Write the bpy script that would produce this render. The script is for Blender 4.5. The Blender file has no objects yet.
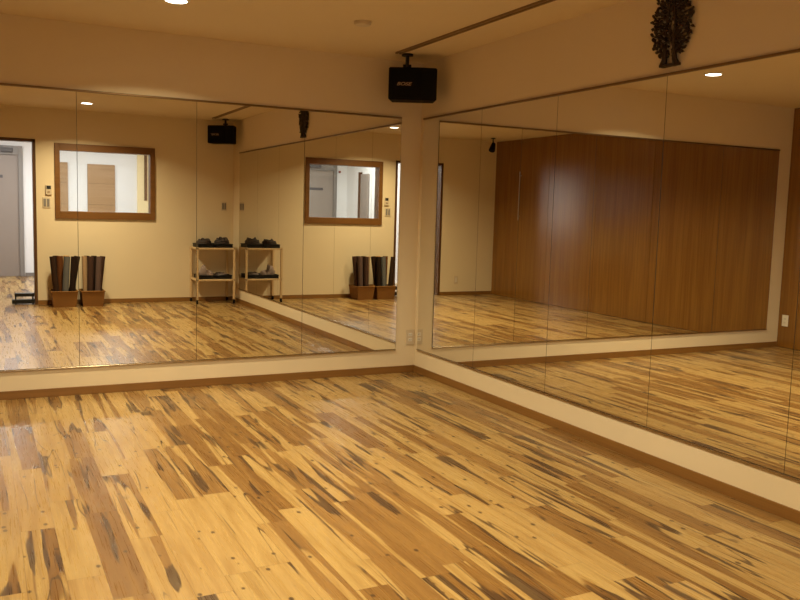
import bpy, bmesh, math, random
from mathutils import Matrix, Vector
S = bpy.context.scene
COL = S.collection
R = math.radians
random.seed(7)

# ------------------------------------------------------------------ room measures (metres)
W, L, H = 4.238, 5.4116, 2.4174            # width, depth, ceiling
BB = 0.055                               # baseboard top
ZB, ZT = 0.1925, 1.9845                    # mirror bottom / top
TH = 0.12                                # back wall thickness
HX0, HX1, HY = -3.55, 0.75, -9.80        # hall behind the back wall
HH = 2.50                                # hall ceiling
WX0, WX1, WZ0, WZ1 = -2.254, -1.044, 1.074, 2.005   # window opening (outer casing)
DX0, DX1, DZ = -3.2845, -2.468, 2.036     # doorway (outer casing)

# ------------------------------------------------------------------ materials
def mat(name, col=(.8, .8, .8), rough=.5, metal=0., spec=.5, emit=None, estr=0.):
    m = bpy.data.materials.new(name); m.use_nodes = True
    b = m.node_tree.nodes['Principled BSDF']
    b.inputs['Base Color'].default_value = (*col, 1)
    b.inputs['Roughness'].default_value = rough
    b.inputs['Metallic'].default_value = metal
    b.inputs['Specular IOR Level'].default_value = spec
    if emit:
        b.inputs['Emission Color'].default_value = (*emit, 1)
        b.inputs['Emission Strength'].default_value = estr
    return m

class NT:
    """tiny helper for node chains"""
    def __init__(s, m):
        s.t = m.node_tree; s.n = s.t.nodes; s.l = s.t.links
        s.bsdf = s.n['Principled BSDF']
    def put(s, sock, v):
        if isinstance(v, bpy.types.NodeSocket): s.l.new(v, sock)
        elif v is not None: sock.default_value = v
    def m(s, op, a, b=None, c=None, clamp=False):
        x = s.n.new('ShaderNodeMath'); x.operation = op; x.use_clamp = clamp
        for i, v in enumerate((a, b, c)): s.put(x.inputs[i], v)
        return x.outputs[0]
    def coord(s, kind='Object'):
        return s.n.new('ShaderNodeTexCoord').outputs[kind]
    def sep(s, v):
        x = s.n.new('ShaderNodeSeparateXYZ'); s.l.new(v, x.inputs[0]); return x.outputs
    def com(s, x=0., y=0., z=0.):
        c = s.n.new('ShaderNodeCombineXYZ')
        for i, v in enumerate((x, y, z)): s.put(c.inputs[i], v)
        return c.outputs[0]
    def noise(s, v, scale=1., detail=2., rough=.5, dist=0.):
        x = s.n.new('ShaderNodeTexNoise'); s.l.new(v, x.inputs['Vector'])
        x.inputs['Scale'].default_value = scale; x.inputs['Detail'].default_value = detail
        x.inputs['Roughness'].default_value = rough; x.inputs['Distortion'].default_value = dist
        return x.outputs['Fac']
    def white(s, v):
        x = s.n.new('ShaderNodeTexWhiteNoise'); x.noise_dimensions = '3D'; s.l.new(v, x.inputs['Vector'])
        y = s.n.new('ShaderNodeSeparateColor'); s.l.new(x.outputs['Color'], y.inputs[0])
        return y.outputs
    def voro(s, v, scale=1., rnd=1.):
        x = s.n.new('ShaderNodeTexVoronoi'); s.l.new(v, x.inputs['Vector'])
        x.inputs['Scale'].default_value = scale; x.inputs['Randomness'].default_value = rnd
        y = s.n.new('ShaderNodeSeparateColor'); s.l.new(x.outputs['Color'], y.inputs[0])
        return x.outputs['Distance'], y.outputs[0]
    def smooth(s, v, a, b, lo=0., hi=1.):
        x = s.n.new('ShaderNodeMapRange'); x.interpolation_type = 'SMOOTHSTEP'
        s.put(x.inputs['Value'], v)
        x.inputs['From Min'].default_value = a; x.inputs['From Max'].default_value = b
        x.inputs['To Min'].default_value = lo; x.inputs['To Max'].default_value = hi
        return x.outputs[0]
    def mix(s, f, a, b, mode='MIX'):
        x = s.n.new('ShaderNodeMix'); x.data_type = 'RGBA'; x.blend_type = mode
        s.put(x.inputs[0], f)
        for i, v in ((6, a), (7, b)):
            s.put(x.inputs[i], (*v, 1) if isinstance(v, tuple) else v)
        return x.outputs[2]
    def bump(s, h, strength=.1, dist=.002):
        x = s.n.new('ShaderNodeBump'); x.inputs['Strength'].default_value = strength
        x.inputs['Distance'].default_value = dist
        s.l.new(h, x.inputs['Height']); s.l.new(x.outputs[0], s.bsdf.inputs['Normal'])

def wall_mat(name, col, bump=.08):
    m = mat(name, col, .85, spec=.2); t = NT(m); c = t.coord()
    n = t.noise(c, 260, 3)
    t.put(t.bsdf.inputs['Base Color'], t.mix(t.noise(c, 3, 3), tuple(x*.97 for x in col), tuple(min(1, x*1.02) for x in col)))
    t.bump(n, bump, .001)
    return m

def wood_mat(name, c1, c2, axis='z', rough=.4, scale=1., spec=.5):
    m = mat(name, c1, rough, spec=spec); t = NT(m); x, y, z = t.sep(t.coord())
    lo, hi = 1.2*scale, 45*scale
    k = {'x': (lo, hi, hi), 'y': (hi, lo, hi), 'z': (hi, hi, lo)}[axis]
    v = t.com(t.m('MULTIPLY', x, k[0]), t.m('MULTIPLY', y, k[1]), t.m('MULTIPLY', z, k[2]))
    n = t.noise(v, 1., 4, .6, .3)
    v2 = t.com(t.m('MULTIPLY', x, k[0]*.2), t.m('MULTIPLY', y, k[1]*.2), t.m('MULTIPLY', z, k[2]*.4))
    f = t.m('ADD', t.m('MULTIPLY', n, .6), t.m('MULTIPLY', t.noise(v2, 1., 2), .4))
    t.put(t.bsdf.inputs['Base Color'], t.mix(t.smooth(f, .35, .65), c1, c2))
    return m

def floor_mat():
    m = mat('wood_plank_floor', (.5, .3, .1), .3); t = NT(m)
    x, y, z = t.sep(t.coord())
    u = t.m('DIVIDE', t.m('ADD', x, 2.975+.1235*60), .1235)
    row = t.m('FLOOR', u); fu = t.m('FRACT', u)
    r0 = t.white(t.com(row, 3.3, 0.))
    v = t.m('ADD', t.m('DIVIDE', t.m('ADD', y, 50.), .82), t.m('MULTIPLY', r0[0], 7.))
    pid = t.m('FLOOR', v); fv = t.m('FRACT', v)
    rr = t.white(t.com(row, pid, 1.7))
    ox = t.m('MULTIPLY', rr[0], 71.); oy = t.m('MULTIPLY', rr[1], 53.)
    px = t.m('ADD', x, ox); py = t.m('ADD', y, oy)
    def st(kx, ky, z=0.): return t.com(t.m('MULTIPLY', px, kx), t.m('MULTIPLY', py, ky), z)
    # heartwood / sapwood
    a = t.noise(st(12., .55), 1., 2.5, .38, .12)
    a = t.m('ADD', a, t.m('MULTIPLY', t.m('SUBTRACT', rr[2], .5), .30))
    heart = t.smooth(a, .497, .522)
    side = t.smooth(t.m('SUBTRACT', t.m('ADD', fu, t.m('MULTIPLY', t.m('SUBTRACT', t.noise(st(4., 1.4, 77.), 1., 2), .5), .5)), t.m('MULTIPLY', t.m('SUBTRACT', rr[0], .35), .62)), -.03, .03)
    heart = t.m('MULTIPLY', heart, side)
    mid = t.noise(st(26., 1.6, 4.), 1., 3, .5, .4)
    grain = t.noise(st(150., 4., 9.), 1., 3, .6)
    ring = t.m('SINE', t.m('MULTIPLY', t.noise(st(7., 1.3, 2.), 1., 2, .4, .2), 110.))
    sap = t.mix(t.smooth(mid, .4, .68), (.455, .305, .115), (.35, .215, .07))
    hw = t.mix(t.smooth(mid, .35, .65), (.25, .132, .037), (.165, .078, .02))
    hw = t.mix(t.m('MULTIPLY', t.smooth(ring, .2, 1.), .22), hw, (.19, .095, .03))
    c = t.mix(heart, sap, hw)
    # the plank's own tone
    c = t.mix(t.smooth(rr[1], 0., 1., .0, .30), c, (.42, .25, .09))
    c = t.mix(t.smooth(grain, .35, .75, 0., .32), c, (.19, .10, .035))
    # long dark mineral streaks, thin then swelling to a patch
    wdt = t.smooth(t.noise(st(1.5, 1.9, 31.), 1., 1), .45, .78, .0, .075)
    rag = t.m('MULTIPLY', t.m('SUBTRACT', grain, .5), .05)
    band = t.m('SUBTRACT', t.m('ABSOLUTE', t.m('ADD', t.m('SUBTRACT', a, .512), rag)), wdt)
    streak = t.m('MULTIPLY', t.smooth(band, .014, -.004), t.smooth(wdt, .0, .003))
    e = t.noise(st(8., .5, 17.), 1., 2, .45, .2)
    hair = t.m('MULTIPLY', t.smooth(t.m('ABSOLUTE', t.m('SUBTRACT', e, .5)), .008, .002), t.smooth(t.noise(st(2., 1.5, 41.), 1., 1), .45, .53))
    streak = t.m('MAXIMUM', streak, t.m('MULTIPLY', hair, .95))
    # dark eye-shaped patches
    d, cr = t.voro(t.com(t.m('ADD', t.m('MULTIPLY', px, 8.2), t.m('MULTIPLY', t.m('SUBTRACT', mid, .5), .9)), t.m('MULTIPLY', py, 1.5), 0.), 1.)
    patch = t.m('MULTIPLY', t.smooth(t.m('ADD', d, t.m('MULTIPLY', t.m('SUBTRACT', grain, .5), .28)), .27, .17), t.smooth(cr, .88, .90))
    # pin knots
    d2, cr2 = t.voro(st(20., 13., 5.), 1.)
    pin = t.m('MULTIPLY', t.smooth(d2, .22, .12), t.smooth(cr2, .70, .72))
    dark = t.m('MAXIMUM', t.m('MULTIPLY', t.m('MAXIMUM', streak, patch), t.smooth(grain, .25, .8, .97, .72)), t.m('MULTIPLY', pin, .85))
    c = t.mix(dark, c, (.062, .033, .018))
    # joints
    ju = t.m('MINIMUM', fu, t.m('SUBTRACT', 1., fu))
    jv = t.m('MINIMUM', fv, t.m('SUBTRACT', 1., fv))
    joint = t.m('MAXIMUM', t.smooth(ju, .016, .004), t.smooth(jv, .0028, .0008))
    c = t.mix(t.m('MULTIPLY', joint, .45), c, (.13, .06, .02))
    t.put(t.bsdf.inputs['Base Color'], c)
    t.put(t.bsdf.inputs['Roughness'], t.smooth(grain, .3, .8, .26, .36))
    t.bump(t.m('SUBTRACT', 1., joint), .15, .001)
    t.bsdf.inputs['Specular IOR Level'].default_value = .45
    return m

def weave_mat(name, c1, c2):
    m = mat(name, c1, .7, spec=.2); t = NT(m); x, y, z = t.sep(t.coord())
    w1 = t.m('SINE', t.m('MULTIPLY', z, 420.)); s = t.m('SINE', t.m('MULTIPLY', t.m('ADD', x, y), 330.))
    f = t.m('MULTIPLY', w1, s)
    t.put(t.bsdf.inputs['Base Color'], t.mix(t.smooth(f, -.6, .6), c1, c2)); t.bump(f, .5, .003)
    return m

def glass_mat():
    m = bpy.data.materials.new('clear_glass'); m.use_nodes = True
    n = m.node_tree.nodes; l = m.node_tree.links; n.clear()
    o = n.new('ShaderNodeOutputMaterial'); mx = n.new('ShaderNodeMixShader')
    fr = n.new('ShaderNodeFresnel'); fr.inputs[0].default_value = 1.45
    tr = n.new('ShaderNodeBsdfTransparent'); tr.inputs[0].default_value = (.96, .98, .97, 1)
    gl = n.new('ShaderNodeBsdfGlossy'); gl.inputs['Roughness'].default_value = .02
    l.new(fr.outputs[0], mx.inputs[0]); l.new(tr.outputs[0], mx.inputs[1]); l.new(gl.outputs[0], mx.inputs[2])
    l.new(mx.outputs[0], o.inputs[0]); return m

M = dict(
    wall=wall_mat('cream_wallpaper', (.755, .64, .45)),
    ceil=wall_mat('cream_ceiling_paper', (.745, .62, .425), .12),
    hall=wall_mat('white_plaster', (.80, .80, .81)),
    floor=floor_mat(),
    panel=wood_mat('brown_wood_panel', (.27, .125, .024), (.20, .085, .015), 'z', .20, spec=.6),
    base=wood_mat('brown_baseboard_wood', (.25, .118, .026), (.20, .09, .019), 'y', .45),
    basex=wood_mat('brown_baseboard_wood_x', (.25, .118, .026), (.20, .09, .019), 'x', .45),
    casing=wood_mat('brown_casing_wood', (.20, .086, .018), (.155, .065, .013), 'x', .4),
    jamb=wood_mat('dark_brown_casing_wood', (.12, .05, .016), (.08, .034, .011), 'z', .4),
    mirror=mat('mirror_silver', (.86, .85, .80), 0., 1.),
    edge=mat('mirror_edge', (.05, .035, .02), .4),
    trim=mat('bronze_trim', (.22, .14, .07), .35, .8),
    rail=mat('polished_rail', (.50, .42, .30), .22, 1.),
    glass=glass_mat(),
    lens=mat('lamp_lens', (.9, .9, .9), .4, emit=(1, .93, .82), estr=14.),
    hlens=mat('hall_lamp_lens', (.9, .9, .9), .4, emit=(.97, .98, 1), estr=5.),
    daylight=mat('daylit_pane', (.8, .8, .8), .3, emit=(1, .88, .84), estr=5.), white=mat('white_plastic', (.78, .74, .66), .4),
    ivory=mat('ivory_plastic', (.62, .52, .38), .45),
    dark=mat('dark_display', (.03, .03, .03), .2),
    black=mat('black_plastic', (.006, .005, .005), .65, spec=.12),
    grille=mat('black_grille_cloth', (.007, .006, .006), .85, spec=.1),
    steel=mat('black_steel', (.012, .011, .010), .4, .3),
    logo=mat('pale_lettering', (.34, .24, .15), .5),
    carve=None, tray=mat('black_tray_plastic', (.008, .007, .007), .5, spec=.25),
    legw=wood_mat('pale_cart_wood', (.70, .52, .30), (.62, .44, .24), 'z', .5),
    cord=mat('dark_cord', (.05, .036, .034), .8), cordg=mat('grey_cord', (.16, .13, .13), .8),
    pouch=mat('grey_cloth', (.34, .27, .25), .9, spec=.1),
    wicker=weave_mat('brown_wicker', (.27, .125, .032), (.18, .078, .018)),
    gdoor=mat('grey_painted_door', (.27, .225, .195), .45),
    gframe=mat('grey_door_frame', (.22, .20, .185), .45),
    tan=wood_mat('tan_door_wood', (.40, .25, .13), (.35, .21, .10), 'x', .5),
    cream=mat('cream_paint', (.82, .68, .40), .6), brownst=mat('brown_strip', (.16, .08, .03), .5),
    track=mat('brown_track', (.22, .13, .05), .5), metal=mat('brushed_metal', (.6, .55, .48), .3, 1.), signd=mat('dark_sign', (.08, .07, .07), .5),
    red=mat('red_plastic', (.30, .03, .02), .4),
)
def carve_mat():
    m = mat('dark_carved_wood', (.03, .017, .008), .55, spec=.35); t = NT(m)
    n = t.noise(t.coord(), 60, 3); t.put(t.bsdf.inputs['Base Color'], t.mix(n, (.012, .007, .004), (.055, .028, .011))); return m
M['carve'] = carve_mat()
def mat_foam(name, col):
    m = mat(name, col, .9, spec=.12); t = NT(m); n = t.noise(t.coord(), 350, 2)
    t.put(t.bsdf.inputs['Base Color'], t.mix(n, tuple(c*.75 for c in col), tuple(c*1.2 for c in col))); return m

# ------------------------------------------------------------------ geometry helpers
def box(bm, x0, x1, y0, y1, z0, z1, bev=0., mtx=None):
    r = bmesh.ops.create_cube(bm, size=1.)
    vs = r['verts']
    for v in vs:
        v.co = Vector(((x0+x1)/2+v.co.x*(x1-x0), (y0+y1)/2+v.co.y*(y1-y0), (z0+z1)/2+v.co.z*(z1-z0)))
    if bev:
        es = {e for v in vs for e in v.link_edges}
        q = bmesh.ops.bevel(bm, geom=list(es), offset=bev, segments=2, affect='EDGES', profile=.5)
        vs = list({v for f in q['faces'] for v in f.verts} | {v for v in vs if v.is_valid})
    if mtx is not None:
        for v in vs: v.co = mtx @ v.co
    return vs
def cyl(bm, p0, p1, r0, r1=None, seg=20, caps=True):
    p0, p1 = Vector(p0), Vector(p1); d = p1-p0
    m = Matrix.Translation((p0+p1)/2) @ d.to_track_quat('Z', 'Y').to_matrix().to_4x4()
    return bmesh.ops.create_cone(bm, cap_ends=caps, segments=seg, radius1=r0, radius2=r0 if r1 is None else r1, depth=d.length, matrix=m)['verts']
def lathe(bm, prof, cx, cy, seg=28):
    rings = []
    for r, z in prof:
        rings.append([bm.verts.new((cx+r*math.cos(2*math.pi*k/seg), cy+r*math.sin(2*math.pi*k/seg), z)) for k in range(seg)])
    for a, b in zip(rings, rings[1:]):
        for k in range(seg):
            bm.faces.new((a[k], a[(k+1) % seg], b[(k+1) % seg], b[k]))
    bm.faces.new(rings[0][::-1]); bm.faces.new(rings[-1])
def tube(bm, pts, r, seg=8):
    pts = [Vector(p) for p in pts]; rings = []
    for i, p in enumerate(pts):
        d = (pts[min(i+1, len(pts)-1)]-pts[max(i-1, 0)]).normalized()
        q = d.to_track_quat('Z', 'Y')
        rr = r[i] if isinstance(r, (list, tuple)) else r
        rings.append([bm.verts.new(p+q @ Vector((rr*math.cos(2*math.pi*k/seg), rr*math.sin(2*math.pi*k/seg), 0))) for k in range(seg)])
    for a, b in zip(rings, rings[1:]):
        for k in range(seg): bm.faces.new((a[k], a[(k+1) % seg], b[(k+1) % seg], b[k]))
    bm.faces.new(rings[0][::-1]); bm.faces.new(rings[-1])
def obj(name, bm, m, parent=None, smooth=False):
    bmesh.ops.recalc_face_normals(bm, faces=bm.faces)
    me = bpy.data.meshes.new(name); bm.to_mesh(me); bm.free()
    ms = m if isinstance(m, (list, tuple)) else [m]
    for x in ms: me.materials.append(x)
    if smooth:
        for p in me.polygons: p.use_smooth = True
        me.set_sharp_from_angle(angle=R(38))
    o = bpy.data.objects.new(name, me); COL.objects.link(o)
    if parent:
        o.parent = parent; o.matrix_parent_inverse = Matrix.Identity(4)
    return o
def tag(o, label=None, cat=None, group=None, kind=None):
    if label: o['label'] = label
    if cat: o['category'] = cat
    if group: o['group'] = group
    if kind: o['kind'] = kind
    return o
def thing(name, label, cat, loc=(0, 0, 0), rz=0., group=None):
    o = bpy.data.objects.new(name, None); COL.objects.link(o)
    o.empty_display_size = .1
    o.location = loc; o.rotation_euler = (0, 0, rz)
    return tag(o, label, cat, group)
def struct(name, boxes, m, label, cat, parent=None, bev=0.):
    bm = bmesh.new()
    for b in boxes: box(bm, *b, bev=bev)
    o = obj(name, bm, m, parent)
    if parent is None: tag(o, label, cat, kind='structure')
    return o
def bx(name, b, m, parent=None, bev=0.):
    bm = bmesh.new(); box(bm, *b, bev=bev); return obj(name, bm, m, parent)
def copy_tree(o, parent=None):
    c = o.copy(); COL.objects.link(c)
    if parent is not None: c.parent = parent
    for ch in list(o.children): copy_tree(ch, c)
    return c

# ------------------------------------------------------------------ the setting
Y1, Y2 = -L, -L-TH
struct('floor', [(-W-.3, HX1+.3, HY-.3, .3, -.10, 0.)], M['floor'], 'wood plank floor with dark knots and streaks', 'floor')
struct('ceiling', [(-W-.2, .2, Y2, .2, H, H+.12)], M['ceil'], 'cream papered ceiling of the mirrored studio', 'ceiling')
struct('wall_far', [(-W-.2, .2, 0, .15, 0, H)], M['wall'], 'cream wall carrying the far row of mirrors', 'wall')
struct('wall_right', [(0, .15, Y1, 0, 0, H)], M['wall'], 'cream wall carrying the right row of mirrors', 'wall')
struct('wall_left', [(-W-.2, -W-.03, Y1, 0, 0, H)], M['wall'], 'wall behind the brown wood panels', 'wall')
# back wall with doorway and window cut out
struct('wall_back', [(-W-.2, DX0, Y2, Y1, 0, HH), (DX0, DX1, Y2, Y1, DZ, HH), (DX1, WX0, Y2, Y1, 0, HH),
                     (WX0, WX1, Y2, Y1, 0, WZ0), (WX0, WX1, Y2, Y1, WZ1, HH), (WX1, HX1, Y2, Y1, 0, HH)],
       M['wall'], 'cream back wall with a doorway and an interior window', 'wall')
struct('baseboard_far', [(-W, 0, -.010, 0, 0, BB)], M['basex'], 'brown baseboard under the far mirrors', 'baseboard', bev=.002)
struct('baseboard_right', [(-.010, 0, Y1, -.010, 0, BB)], M['base'], 'brown baseboard under the right mirrors', 'baseboard', bev=.002)
struct('baseboard_back', [(-W, DX0, Y1, Y1+.010, 0, BB), (DX1, -.010, Y1, Y1+.010, 0, BB)], M['basex'], 'brown baseboard along the back wall', 'baseboard', bev=.002)
# full height sliding panels of the left wall
ys = [0.0, -.87, -1.915, -2.96, -4.005, -5.05, Y1]
for i, (a, b) in enumerate(zip(ys, ys[1:])):
    bm = bmesh.new(); box(bm, -W-.03, -W, b+.002, a-.002, .004, H-.004, bev=.0015)
    o = obj('door_%d' % (i+1), bm, M['panel']); tag(o, 'brown wood full height panel door on the left wall', 'door', 'brown panel doors of the left wall', 'structure')
    if i == 4:
        hb = bmesh.new()
        tube(hb, [(-W+.028, -4.70, 1.20), (-W+.028, -4.70, 1.93)], .008, 10)
        for z in (1.26, 1.87): tube(hb, [(-W, -4.70, z), (-W+.028, -4.70, z)], .005, 8)
        obj('door_handle', hb, M['metal'], o, True)

# doorway casing
struct('trim_1', [(DX0, DX0+.036, Y2-.006, Y1+.006, 0, DZ), (DX1-.036, DX1, Y2-.006, Y1+.006, 0, DZ), (DX0, DX1, Y2-.006, Y1+.006, DZ-.035, DZ)],
       M['jamb'], 'dark brown casing of the open doorway', 'door frame', bev=.002)
# interior window
win = struct('window_1', [(WX0, WX0+.06, Y2-.015, Y1+.022, WZ0, WZ1), (WX1-.06, WX1, Y2-.015, Y1+.022, WZ0, WZ1),
                          (WX0+.06, WX1-.06, Y2-.015, Y1+.022, WZ1-.085, WZ1), (WX0+.06, WX1-.06, Y2-.015, Y1+.022, WZ0, WZ0+.095)],
             M['casing'], 'brown wood framed interior window in the back wall', 'window', bev=.003)
bx('pane', (WX0+.055, WX1-.055, Y1-.063, Y1-.057, WZ0+.09, WZ1-.08), M['glass'], win)

# mirror panels -------------------------------------------------------------
def mirror(x0, x1, y0, y1, label, group, face):
    bm = bmesh.new(); box(bm, x0, x1, y0, y1, ZB, ZT, bev=.0012)
    o = obj('mirror_panel', bm, [M['edge'], M['mirror']])
    for p in o.data.polygons:
        if p.normal.dot(Vector(face)) > .99: p.material_index = 1
    return tag(o, label, 'mirror', group)
T = .006
ax = [-.173, -.960, -1.745, -2.518, -3.291, -4.066]
names_a = ['far wall mirror panel ending beside the room corner, reflecting the mats a second time',
           'far wall mirror panel reflecting the trolley and the rear loudspeaker',
           'far wall mirror panel reflecting most of the interior window directly',
           'far wall mirror panel at left edge of photo, reflecting the open doorway',
           'far wall mirror panel at the left end, seen only in the right mirrors']
for i, (a, b) in enumerate(zip(ax, ax[1:])):
    mirror(b+.0003, a-.0003, -T, 0, names_a[i], 'mirror panels on the far wall', (0, -1, 0))
by = [-.054, -.895, -1.737, -2.620, -3.455, -4.285, -5.098]
names_b = ['right wall mirror panel that starts at the room corner',
           'second right wall mirror panel from the corner, with the small black spot lamp in it',
           'right wall mirror panel reflecting the pale glow on the brown wood doors',
           'right wall mirror panel with the bright reflected downlight at its top',
           'right wall mirror panel cut by the right edge of the photo',
           'right wall mirror panel nearest the back wall trolley']
for i, (a, b) in enumerate(zip(by, by[1:])):
    mirror(-T, 0, b+.0003, a-.0003, names_b[i], 'mirror panels on the right wall', (-1, 0, 0))
def edge_trim(name, bxs, m, label):
    return struct(name, bxs, m, label, 'trim', bev=.003)
edge_trim('trim_2', [(ax[-1], ax[0], -.014, 0, ZT, ZT+.013)], M['trim'], 'dark bronze trim along the top of the far mirrors')
edge_trim('trim_3', [(-.014, 0, by[-1], by[0], ZT, ZT+.013)], M['trim'], 'dark bronze trim along the top of the right mirrors')
edge_trim('trim_4', [(ax[-1], ax[0], -.014, 0, ZB-.010, ZB)], M['rail'], 'thin metal rail under the far mirrors')
edge_trim('trim_5', [(-.014, 0, by[-1], by[0], ZB-.010, ZB)], M['rail'], 'thin metal rail under the right mirrors')

# ------------------------------------------------------------------ hall behind the doorway
struct('wall_hall_left', [(HX0-.12, HX0, HY, Y2, 0, HH)], M['hall'], 'white left wall of the hall', 'wall')
struct('wall_hall_right', [(HX1, HX1+.12, HY, Y2, 0, HH)], M['hall'], 'white right wall of the hall', 'wall')
struct('wall_hall_rear', [(HX0-.12, HX1+.12, HY-.12, HY, 0, HH)], M['hall'], 'white rear wall of the hall', 'wall')
struct('ceiling_hall', [(HX0-.12, HX1+.12, HY-.12, Y2, HH, HH+.1)], M['hall'], 'white hall ceiling', 'ceiling')
struct('baseboard_hall', [(HX0, -3.30, HY, HY+.01, 0, .06), (-2.42, -1.44, HY, HY+.01, 0, .06)], M['gframe'], 'grey baseboard of the hall', 'baseboard')
# grey entrance door
d = struct('door_7', [(-3.24, -2.50, HY, HY+.03, .0, 2.05)], M['gdoor'], 'plain grey entrance door at the end of the hall', 'door', bev=.004)
struct('door_frame', [(-3.31, -3.24, HY, HY+.06, 0, 2.20), (-2.50, -2.43, HY, HY+.06, 0, 2.20), (-3.24, -2.50, HY, HY+.06, 2.05, 2.20)], M['gframe'], '', '', d, .004)
bx('door_closer', (-2.95, -2.58, HY+.06, HY+.11, 2.09, 2.16), M['signd'], d, .006)
bx('sign_plate', (-3.02, -2.74, HY+.03, HY+.036, 1.66, 1.71), M['signd'], d)
hb = bmesh.new(); tube(hb, [(-3.17, HY+.03, .95), (-3.17, HY+.07, .95), (-3.06, HY+.07, .95)], .01, 8)
obj('door_handle', hb, M['metal'], d, True)
tag(bx('alarm_bell', (-3.40, -3.36, HY-.003, HY+.03, 2.02, 2.06), M['red'], None, .008), 'small red alarm on the white wall beside the grey door', 'alarm')
# tan doors
for i, (a, b, zt, lab) in enumerate(((-2.06, -1.72, 1.97, 'narrow tan wood door at the left of the hall window view'),
                                     (-1.40, -.94, 1.96, 'tan wood door in the middle of the hall window view'))):
    d = struct('door_%d' % (8+i), [(a, b, HY, HY+.035, 0, zt)], M['tan'], lab, 'door', bev=.004)
    bm = bmesh.new()
    for z in (.45, .85, 1.25, 1.62): box(bm, a+.01, b-.01, HY+.034, HY+.037, z, z+.006)
    obj('groove', bm, M['brownst'], d)
    hb = bmesh.new(); tube(hb, [(b-.06, HY+.035, .95), (b-.06, HY+.07, .95), (b-.15, HY+.07, .95)], .008, 8)
    obj('door_handle', hb, M['metal'], d, True)
struct('door_10', [(-.56, -.02, HY, HY+.04, 0, 2.3)], M['cream'], 'cream painted door at the right of the hall window view', 'door', bev=.004)
struct('trim_6', [(-.44, -.39, HY+.04, HY+.055, 1.35, 2.28)], M['brownst'], 'brown upright strip on the cream door', 'trim')
w2 = struct('window_2', [(.06, .12, HY, HY+.05, .90, 2.15), (.66, .72, HY, HY+.05, .90, 2.15), (.12, .66, HY, HY+.05, 2.09, 2.15), (.12, .66, HY, HY+.05, .90, .97)],
            M['hall'], 'daylit white framed window at the far end of the hall', 'window', bev=.003)
bx('pane', (.115, .665, HY, HY+.012, .965, 2.095), M['daylight'], w2)
# side opening in the hall's left wall
d = struct('door_11', [(HX0, HX0+.04, -9.05, -8.70, 0, 1.98)], M['gdoor'], 'pale grey door in the left hall wall', 'door', bev=.004)
struct('door_frame', [(HX0, HX0+.05, -9.13, -9.05, 0, 2.02)], M['jamb'], '', '', d)
# slipper rack by the doorway
rk = thing('slipper_rack', 'low black two tier slipper rack just inside the open doorway', 'rack', (-2.634, -5.478, 0))
bx('shelf', (-.128, .128, -.05, .05, .012, .062), M['steel'], rk, .004); bx('shelf', (-.098, .125, -.045, .045, .100, .142), M['steel'], rk, .004)
for x in (-.085, .11):
    for y in (-.03, .03):
        bm = bmesh.new(); cyl(bm, (x, y, 0), (x, y, .102), .008, None, 12); obj('post', bm, M['steel'], rk, True)

# ------------------------------------------------------------------ ceiling fittings
def downlight(x, y, label, z=H):
    t = thing('downlight', label, 'ceiling light', (x, y, z), 0, 'round ceiling downlights')
    bm = bmesh.new(); lathe(bm, [(.075, 0), (.074, -.006), (.062, -.010), (.060, -.008), (.060, 0)], 0, 0)
    obj('trim_ring', bm, M['white'], t, True)
    bm = bmesh.new(); lathe(bm, [(.060, -.001), (.060, -.006), (.03, -.009)], 0, 0)
    obj('lens', bm, M['lens'], t, True)
    return t
LAMP_COL, LAMP_W = (1.0, .835, .51), 38.5
lamps = [(-2.08, -.96, 'downlight nearest the far mirrors, bright on the cream ceiling'),
         (-2.05, -2.72, 'unseen downlight added mid ceiling to even out the studio light'),  # unseen middle lamp, added so the room is lit evenly
         (-1.97, -4.48, 'downlight close to the back wall, above the window')]
for x, y, lab in lamps:
    downlight(x, y, lab)
    l = bpy.data.lights.new('downlight_beam', 'AREA'); l.shape = 'DISK'; l.size = .11; l.energy = LAMP_W
    l.color = LAMP_COL; l.spread = R(140)
    o = bpy.data.objects.new('downlight_beam', l); COL.objects.link(o); o.location = (x, y, H-.014)
# hall lights; the last is added to brighten the wall near the doorway
for i, (x, y, w) in enumerate(((-2.75, -8.2, 38.), (-1.2, -8.2, 46.), (-2.45, -6.75, 22.))):
    t = thing('hall_ceiling_light', ['flat hall ceiling light before the grey door', 'flat hall ceiling light before the tan doors', 'unseen flat light added near the doorway to brighten the hall wall'][i], 'ceiling light', (x, y, HH))
    bx('frame', (-.32, .32, -.32, .32, -.03, 0), M['white'], t, .004); bx('diffuser', (-.29, .29, -.29, .29, -.036, -.03), M['hlens'], t)
    l = bpy.data.lights.new('hall_light', 'AREA'); l.shape = 'SQUARE'; l.size = .58; l.energy = w; l.color = (.95, .97, 1.0)
    o = bpy.data.objects.new('hall_light', l); COL.objects.link(o); o.location = (x, y, HH-.045)
# smoke detector
bm = bmesh.new(); lathe(bm, [(.052, H), (.052, H-.012), (.046, H-.022), (.02, H-.026)], -.98, -1.05)
tag(obj('smoke_detector', bm, M['ivory'], None, True), 'round flat beige smoke detector on the ceiling', 'smoke detector')
# ceiling track
t = thing('ceiling_track', 'long slim curtain track on the ceiling along the right wall', 'track', (-.365, -.30, H))
bx('channel', (-.022, -.008, -4.75, 0, -.012, 0), M['track'], t); bx('channel', (.008, .022, -4.75, 0, -.012, 0), M['track'], t)
bx('web', (-.008, .008, -4.75, 0, -.004, 0), M['ivory'], t)
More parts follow.
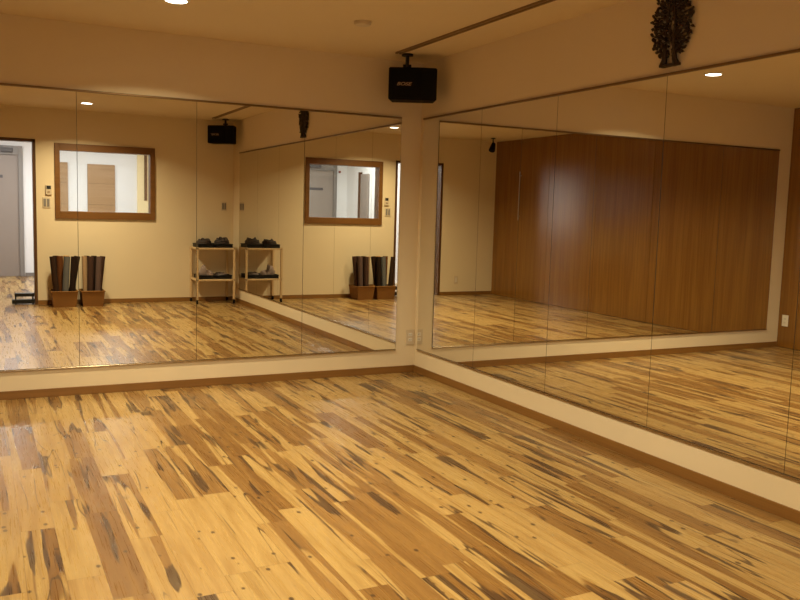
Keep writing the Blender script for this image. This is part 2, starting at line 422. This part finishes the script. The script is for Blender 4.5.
# small black spot lamp
t = thing('spot_lamp', 'small black spot lamp hanging from the ceiling by the wood doors', 'spot lamp', (-3.83, -4.89, H))
bm = bmesh.new(); lathe(bm, [(.035, 0), (.035, -.012), (.01, -.016)], 0, 0, 20); obj('canopy', bm, M['black'], t, True)
bm = bmesh.new(); tube(bm, [(0, 0, -.014), (0, 0, -.10)], .009, 10); obj('stem', bm, M['black'], t, True)
bm = bmesh.new(); cyl(bm, (-.01, .0, -.085), (.05, .05, -.19), .030, .048, 20); obj('lamp_head', bm, M['black'], t, True)

# ------------------------------------------------------------------ loudspeakers
def speaker(loc, rz, label, wd=.352, ht=.230, dp=.17, side=1):
    # local: front face at y = 0 looking along -y, bracket up to the ceiling
    t = thing('loudspeaker', label, 'loudspeaker', loc, rz, 'black ceiling loudspeakers')
    bm = bmesh.new(); h = wd/2
    pts = [(side*x, y) for x, y in ((-h, .0), (h*.38, -.004), (h, .012), (h-.02, dp), (-h+.02, dp))]
    lo = [bm.verts.new((x, y, -ht/2)) for x, y in pts]; up = [bm.verts.new((x, y, ht/2)) for x, y in pts]
    bm.faces.new(lo); bm.faces.new(up)
    n = len(pts)
    for k in range(n): bm.faces.new((lo[k], lo[(k+1) % n], up[(k+1) % n], up[k]))
    bmesh.ops.bevel(bm, geom=list(bm.edges), offset=.006, segments=2, affect='EDGES')
    obj('cabinet', bm, M['black'], t, True)
    g = bmesh.new(); box(g, min(side*(-h+.012), side*h*.36), max(side*(-h+.012), side*h*.36), -.010, -.001, -ht/2+.014, ht/2-.014, bev=.003)
    gr = obj('grille', g, M['grille'], t)
    bm = bmesh.new(); zt = H-loc[2]
    cyl(bm, (-.045, dp*.4, zt-.014), (-.045, dp*.4, zt+.004), .042, .042, 20)
    tube(bm, [(-.045, dp*.4, zt-.012), (-.045, dp*.4, ht/2-.002)], .014, 10)
    tube(bm, [(-.075, dp*.4, ht/2+.02), (-.015, dp*.4, ht/2+.02)], .011, 10)
    obj('bracket', bm, M['steel'], t, True)
    return t, gr
def lettering(parent, x, z, y, size, rot=(R(90), 0, 0)):
    c = bpy.data.curves.new('emblem', 'FONT'); c.body = 'BOSE'; c.size = size*.86; c.shear = .3; c.extrude = .0008; c.offset = size*.02
    c.align_x = 'CENTER'; c.align_y = 'CENTER'
    tmp = bpy.data.objects.new('emblem', c); COL.objects.link(tmp)
    dg = bpy.context.evaluated_depsgraph_get(); me = bpy.data.meshes.new_from_object(tmp.evaluated_get(dg))
    bpy.data.objects.remove(tmp)
    me.materials.clear(); me.materials.append(M['logo'])
    me.transform(Matrix.Translation((x, y, z)) @ Matrix.Rotation(R(90), 4, 'X') @ Matrix.Scale(1.35, 4, (1, 0, 0)))
    o = bpy.data.objects.new('emblem', me); COL.objects.link(o); o.parent = parent
    o['label'] = 'pale italic lettering'
s1, g1 = speaker((-.27, -.36, 2.198), R(-28), 'black loudspeaker hanging from the ceiling above the mirrored corner')
lettering(g1, -.065, -.005, -.0108, .038)
s2, g2 = speaker((-.275, -5.06, 2.215), R(180+35), 'black loudspeaker hanging in the back corner above the trolley', side=-1)
lettering(g2, .065, -.005, -.0108, .038)

# ------------------------------------------------------------------ carved ornament on the right wall
t = thing('carved_ornament', 'dark openwork carved wooden ornament high on the right wall', 'wall ornament', (0, -2.637, 2.03))
# local: x towards the room is negative, y across, z up.
rnd = random.Random(11)
def halfw(z):          # outline half width over the height
    k = [(.0, .05), (.04, .060), (.09, .090), (.15, .118), (.21, .130), (.27, .122), (.32, .096), (.36, .06), (.385, .012)]
    for (a, wa), (b, wb) in zip(k, k[1:]):
        if a <= z <= b: return wa+(wb-wa)*(z-a)/(b-a)
    return 0.
bm = bmesh.new()
for s in (-1, 1):
    tube(bm, [(-.016, s*.048, .0), (-.018, s*.034, .03), (-.02, s*.030, .08), (-.022, s*.026, .14), (-.02, s*.030, .20), (-.018, s*.020, .27), (-.016, s*.004, .36)], [.018, .014, .011, .009, .008, .006, .004], 8)
tube(bm, [(-.016, -.012, .10), (-.018, .012, .17), (-.016, -.010, .25), (-.012, .006, .33)], [.005, .006, .005, .004], 8)
box(bm, -.030, 0., -.062, .058, -.004, .010, bev=.003)
obj('trunk', bm, M['carve'], t, True)
def leaf(bm, y, z, ang, ln, wd, x0, curl):
    n = 7; prev = None; top = []; bot = []
    cy, cz, a = y, z, ang
    for k in range(n+1):
        u = k/n; w = wd*math.sin(math.pi*min(1, .12+.88*u))**.8*(1 if u < 1 else 0)+.0008
        dy, dz = math.cos(a), math.sin(a); ny, nz = -dz, dy
        row = [bm.verts.new((x0, cy+ny*w, cz+nz*w)), bm.verts.new((x0-.012*math.sin(math.pi*(.15+.8*u)), cy, cz)), bm.verts.new((x0, cy-ny*w, cz-nz*w)), bm.verts.new((x0+.008, cy, cz))]
        if prev:
            for q in range(4): bm.faces.new((prev[q], prev[(q+1) % 4], row[(q+1) % 4], row[q]))
        else: bm.faces.new(row)
        prev = row; cy += dy*ln/n; cz += dz*ln/n; a += curl/n
    bm.faces.new(prev[::-1])
br = bmesh.new(); lf = bmesh.new()
for k in range(13):
    z0 = .045+k*.0245
    for s in (-1, 1):
        w = halfw(min(.38, z0+.035))
        if w < .03: continue
        tube(br, [(-.014, s*.012, z0), (-.016, s*w*.5, z0+.022), (-.014, s*w*.93, z0+.036)], [.006, .005, .003], 6)
        for u in (.22, .42, .62, .82, 1.02):
            for v in (-1, 1):
                a = (0 if s > 0 else math.pi)+v*s*rnd.uniform(.5, 1.2)
                leaf(lf, s*w*(u+rnd.uniform(-.16, .05)), z0+.012+.024*u+rnd.uniform(-.01, .01), a+rnd.uniform(-.9, .9), rnd.uniform(.016, .030), rnd.uniform(.005, .009), -rnd.uniform(.008, .020), rnd.uniform(-2.4, 2.4))
for k in range(9):
    leaf(lf, rnd.uniform(-.05, .05), rnd.uniform(.26, .36), rnd.uniform(.6, 2.5), .034, .009, -.012, rnd.uniform(-1, 1))
obj('branches', br, M['carve'], t, True); obj('leaves', lf, M['carve'], t, True)

# ------------------------------------------------------------------ plates on the walls
def plate(name, label, cat, loc, rz, w, h, kind):
    # local: back on the wall at y = 0, looking along -y
    t = thing(name, label, cat, loc, rz)
    bx('cover_plate', (-w/2, w/2, -.008, 0, -h/2, h/2), M['ivory'] if kind != 'white' else M['white'], t, .002)
    if kind in ('outlet', 'white'):
        for z in (-.02, .02):
            bm = bmesh.new(); box(bm, -.017, .017, -.0105, -.0075, z-.014, z+.014, bev=.002); f = obj('socket', bm, M['white'], t)
            bm = bmesh.new()
            for x in (-.006, .006): box(bm, x-.0012, x+.0012, -.0112, -.0100, z-.006, z+.006)
            obj('slot', bm, M['dark'], f)
    elif kind == 'switch':
        for x in (-w*.22, w*.22): bx('rocker', (x-w*.15, x+w*.15, -.013, -.007, -h*.36, h*.36), M['gframe'], t, .002)
    elif kind == 'control':
        bx('body', (-w*.5, w*.5, -.020, -.007, -h*.5, h*.5), M['ivory'], t, .003)
        bx('display', (-w*.36, w*.36, -.0215, -.0195, h*.08, h*.42), M['dark'], t)
        bx('button', (-w*.2, w*.2, -.023, -.0195, -h*.30, -h*.12), M['logo'], t)
    return t
PI = math.pi
plate('power_outlet', 'ivory power outlet low on the far wall beside the corner', 'outlet', (-.045, 0, .283), 0, .07, .12, 'outlet')
plate('power_outlet', 'white power outlet low on the brown wood doors', 'outlet', (-W, -.085, .28), PI/2, .07, .115, 'white')
plate('power_outlet', 'ivory power outlet low on the back wall left of the doorway', 'outlet', (-3.57, -L, .24), PI, .07, .12, 'outlet')
plate('light_switch', 'ivory wall switch on the back wall above the trolley', 'switch', (-.13, -L, 1.285), PI, .07, .12, 'switch')
plate('light_switch', 'double rocker wall switch between the doorway and the window', 'switch', (-2.352, -L, 1.268), PI, .09, .13, 'switch')
plate('wall_control', 'small wall control with dark display above the double switch', 'wall control', (-2.326, -L, 1.425), PI, .07, .12, 'control')

# ------------------------------------------------------------------ baskets with rolled mats
def basket(x0, x1, y0, y1, label):
    t = thing('wicker_basket', label, 'basket', ((x0+x1)/2, (y0+y1)/2, 0), 0, 'baskets of rolled mats')
    w, d, h, th = (x1-x0)/2, (y1-y0)/2, .190, .008
    def loop(bm, k, z, i): return [bm.verts.new((sx*(w*k-i), sy*(d*k-i), z)) for sx, sy in ((-1, -1), (1, -1), (1, 1), (-1, 1))]
    bm = bmesh.new(); ls = [loop(bm, .86, 0, 0), loop(bm, 1., h, 0), loop(bm, 1., h, th), loop(bm, .86, .008, th)]
    bm.faces.new(ls[0]); bm.faces.new(ls[3])
    for a, b in zip(ls, ls[1:]):
        for k in range(4): bm.faces.new((a[k], a[(k+1) % 4], b[(k+1) % 4], b[k]))
    obj('body', bm, M['wicker'], t)
    bm = bmesh.new(); c = [(-w, -d, h), (w, -d, h), (w, d, h), (-w, d, h)]
    for k in range(4): tube(bm, [c[k], c[(k+1) % 4]], .008, 8)
    obj('rim', bm, M['wicker'], t, True)
    return t
basket(-2.335, -2.035, -5.345, -5.03, 'brown wicker basket nearer the doorway, holding rolled mats')
basket(-1.995, -1.722, -5.345, -5.03, 'brown wicker basket farther from the doorway, holding rolled mats')
def rolled_mat(b, tp, rad, col, label, n=0):
    """a spiral wound sheet standing from b to tp"""
    b, tp = Vector(b), Vector(tp); ax_ = (tp-b); ln = ax_.length; q = ax_.to_track_quat('Z', 'Y')
    turns, th, seg = 4.2, .0075, 110
    bm = bmesh.new(); rows = []
    for k in range(seg+1):
        a = 2*math.pi*turns*k/seg
        ro = .006+(rad-.006)*k/seg; ri = max(.002, ro-th)
        rows.append([bm.verts.new((r*math.cos(a), r*math.sin(a), z)) for r, z in ((ro, 0), (ro, ln), (ri, ln), (ri, 0))])
    for a, c in zip(rows, rows[1:]):
        for k in range(4): bm.faces.new((a[k], a[(k+1) % 4], c[(k+1) % 4], c[k]))
    bm.faces.new(rows[0]); bm.faces.new(rows[-1][::-1])
    o = obj('rolled_mat', bm, mat_foam('mat_foam', col), None, True)
    o.location = b; o.rotation_mode = 'QUATERNION'; o.rotation_quaternion = q
    return tag(o, label, 'exercise mat', 'rolled mats in the baskets')
zb, ztp = .012, .618
DK, RB, SL, BKB, OR, CR, PB, PG = (.034, .017, .010), (.13, .045, .014), (.125, .125, .125), (.022, .012, .008), (.55, .28, .06), (.42, .27, .15), (.06, .032, .024), (.115, .075, .066)
for bx_, tx, y, ytop, r, c, lab in (
    (-2.264, -2.316, -5.102, -5.102, .038, DK, 'very dark brown rolled mat leaning nearest the doorway'),
    (-2.212, -2.228, -5.188, -5.188, .040, RB, 'reddish brown rolled mat left of the slate grey one'),
    (-2.184, -2.150, -5.102, -5.098, .039, SL, 'slate grey rolled mat leaning to the right'),
    (-2.103, -2.070, -5.102, -5.100, .039, BKB, 'dark brown rolled mat just right of the slate grey one'),
    (-2.124, -2.026, -5.188, -5.184, .039, DK, 'blackish rolled mat rightmost in the basket nearer the doorway'),
    (-2.170, -2.145, -5.270, -5.270, .038, OR, 'orange rolled mat at the rear, only its top showing'),
    (-2.254, -2.268, -5.270, -5.270, .038, BKB, 'blackish rolled mat at the rear behind the reddish brown one'),
    (-1.926, -1.905, -5.270, -5.270, .037, DK, 'dark rolled mat at the rear behind the pale tan one'),
    (-1.930, -1.944, -5.188, -5.188, .034, CR, 'pale tan rolled mat at left of the farther basket'),
    (-1.890, -1.876, -5.102, -5.099, .039, PB, 'dark purple brown rolled mat second from left in the farther basket'),
    (-1.806, -1.778, -5.101, -5.098, .037, PG, 'dusky mauve rolled mat at the front of the farther basket'),
    (-1.794, -1.727, -5.186, -5.182, .036, PB, 'dark brown rolled mat rightmost in the farther basket'),
    (-1.842, -1.822, -5.266, -5.266, .038, BKB, 'blackish rolled mat at the rear of the farther basket')):
    rolled_mat((bx_, y, zb), (tx, ytop, ztp), r, c, lab)

# ------------------------------------------------------------------ trolley in the back corner
CX0, CX1, CY0, CY1 = -.592, -.075, -5.398, -5.012
t = thing('utility_trolley', 'pale wood trolley on casters in the back corner', 'trolley', ((CX0+CX1)/2, (CY0+CY1)/2, 0))
w, dd = (CX1-CX0)/2, (CY1-CY0)/2
for sx in (-1, 1):
    for sy in (-1, 1):
        x, y = sx*(w-.014), sy*(dd-.014)
        lg = bx('leg', (x-.014, x+.014, y-.014, y+.014, .055, .745), M['legw'], t, .003)
        bm = bmesh.new(); cyl(bm, (x-.010, y, .024), (x+.010, y, .024), .024, .024, 18); tube(bm, [(x, y, .024), (x, y, .058)], .007, 8)
        obj('caster', bm, M['black'], lg, True)
for z in (.325, .738):
    bx('shelf', (-w, w, -dd, dd, z-.022, z), M['legw'], t, .003)
def tray(x0, x1, y0, y1, z, label):
    t = thing('storage_tray', label, 'tray', ((x0+x1)/2, (y0+y1)/2, z), 0, 'black trays on the trolley')
    w, d, h = (x1-x0)/2, (y1-y0)/2, .045
    bm = bmesh.new(); box(bm, -w, w, -d, d, 0, .006); 
    for a in ((-w, w, -d, -d+.006), (-w, w, d-.006, d), (-w, -w+.006, -d+.006, d-.006), (w-.006, w, -d+.006, d-.006)): box(bm, *a, .006, h)
    obj('body', bm, M['tray'], t)
    bm = bmesh.new(); c = [(-w, -d, h), (w, -d, h), (w, d, h), (-w, d, h)]
    for k in range(4): tube(bm, [c[k], c[(k+1) % 4]], .006, 6)
    obj('rim', bm, M['tray'], t, True)
def heap(cx, cy, z, rx, ry, hz, m, label, seed, r=.011):
    g = random.Random(seed); pts = []
    n = 420; ph = g.uniform(0, 6)
    for k in range(n):
        u = k/n; a = u*2*math.pi*23+ph
        s = .30+.62*abs(math.sin(u*31+ph)); top = math.sqrt(max(0., 1-s*s*.9))
        pts.append((cx+rx*s*math.cos(a), cy+ry*s*math.sin(a), z+r+hz*u*(.35+.65*top)*(.8+.2*math.sin(a*1.7+ph))))
    bm = bmesh.new(); tube(bm, pts, r, 6)
    return tag(obj('cord_coil', bm, m, None, True), label, 'cord', 'tangled cords in the trolley trays')
tray(-.560, -.350, -5.36, -5.045, .7385, 'black tray on the trolley top, nearer the mat baskets')
tray(-.320, -.105, -5.36, -5.045, .7385, 'black tray on the trolley top, nearer the mirrored wall')
tray(-.548, -.115, -5.36, -5.045, .3255, 'long black tray on the lower trolley shelf')
heap(-.455, -5.19, .745, .095, .130, .105, M['cord'], 'heap of dark cord in the top tray nearer the mat baskets', 3, .012)
heap(-.215, -5.19, .745, .095, .130, .125, M['cord'], 'heap of dark cord in the top tray nearer the mirrored wall', 8, .012)
heap(-.225, -5.19, .332, .085, .115, .065, M['cordg'], 'heap of grey cord in the lower trolley tray', 5, .011)
# crumpled grey cloth on the lower shelf
bm = bmesh.new(); bmesh.ops.create_icosphere(bm, subdivisions=4, radius=1.)
g = random.Random(4)
for v in bm.verts:
    a = math.atan2(v.co.y, v.co.x)
    k = 1+.12*math.sin(3*a+2*v.co.z)+.08*math.sin(7*a-5*v.co.z)
    tall = .055*(1.5 if v.co.x < -.2 else .8)
    v.co = Vector((-.425+v.co.x*.095*k, -5.18+v.co.y*.085*k, .332+max(0, (v.co.z+.75))*tall*1.15*k))
tag(obj('cloth_bundle', bm, M['pouch'], None, True), 'crumpled grey cloth in the lower trolley tray', 'cloth')

# ------------------------------------------------------------------ world, camera, view
wd = bpy.data.worlds.new('dim_world'); S.world = wd; wd.use_nodes = True
wd.node_tree.nodes['Background'].inputs[0].default_value = (.5, .5, .5, 1); wd.node_tree.nodes['Background'].inputs[1].default_value = .02
f, yaw, pitch, roll = 830.39, R(26.8291), R(-6.0272), R(1.6044)
fw = Vector((math.sin(yaw)*math.cos(pitch), math.cos(yaw)*math.cos(pitch), math.sin(pitch)))
rt = Vector((math.cos(yaw), -math.sin(yaw), 0)); up = rt.cross(fw)
r2 = rt*math.cos(roll)+up*math.sin(roll); u2 = up*math.cos(roll)-rt*math.sin(roll)
cam = bpy.data.cameras.new('camera'); cam.sensor_width = 36.; cam.lens = f/800*36; cam.clip_start = .02; cam.clip_end = 100
co = bpy.data.objects.new('camera', cam); COL.objects.link(co)
mw = Matrix((r2, u2, -fw)).transposed().to_4x4(); mw.translation = Vector((-3.0842, -5.8173, 1.2702)); co.matrix_world = mw
S.camera = co
vs = S.view_settings
vs.view_transform = 'Standard'; vs.look = 'None'; vs.gamma = 1.; vs.use_curve_mapping = False; vs.exposure = 0.
cy = S.cycles
cy.max_bounces = 14; cy.diffuse_bounces = 6; cy.glossy_bounces = 10; cy.transparent_max_bounces = 12
cy.use_denoising = True; cy.sample_clamp_indirect = 6.
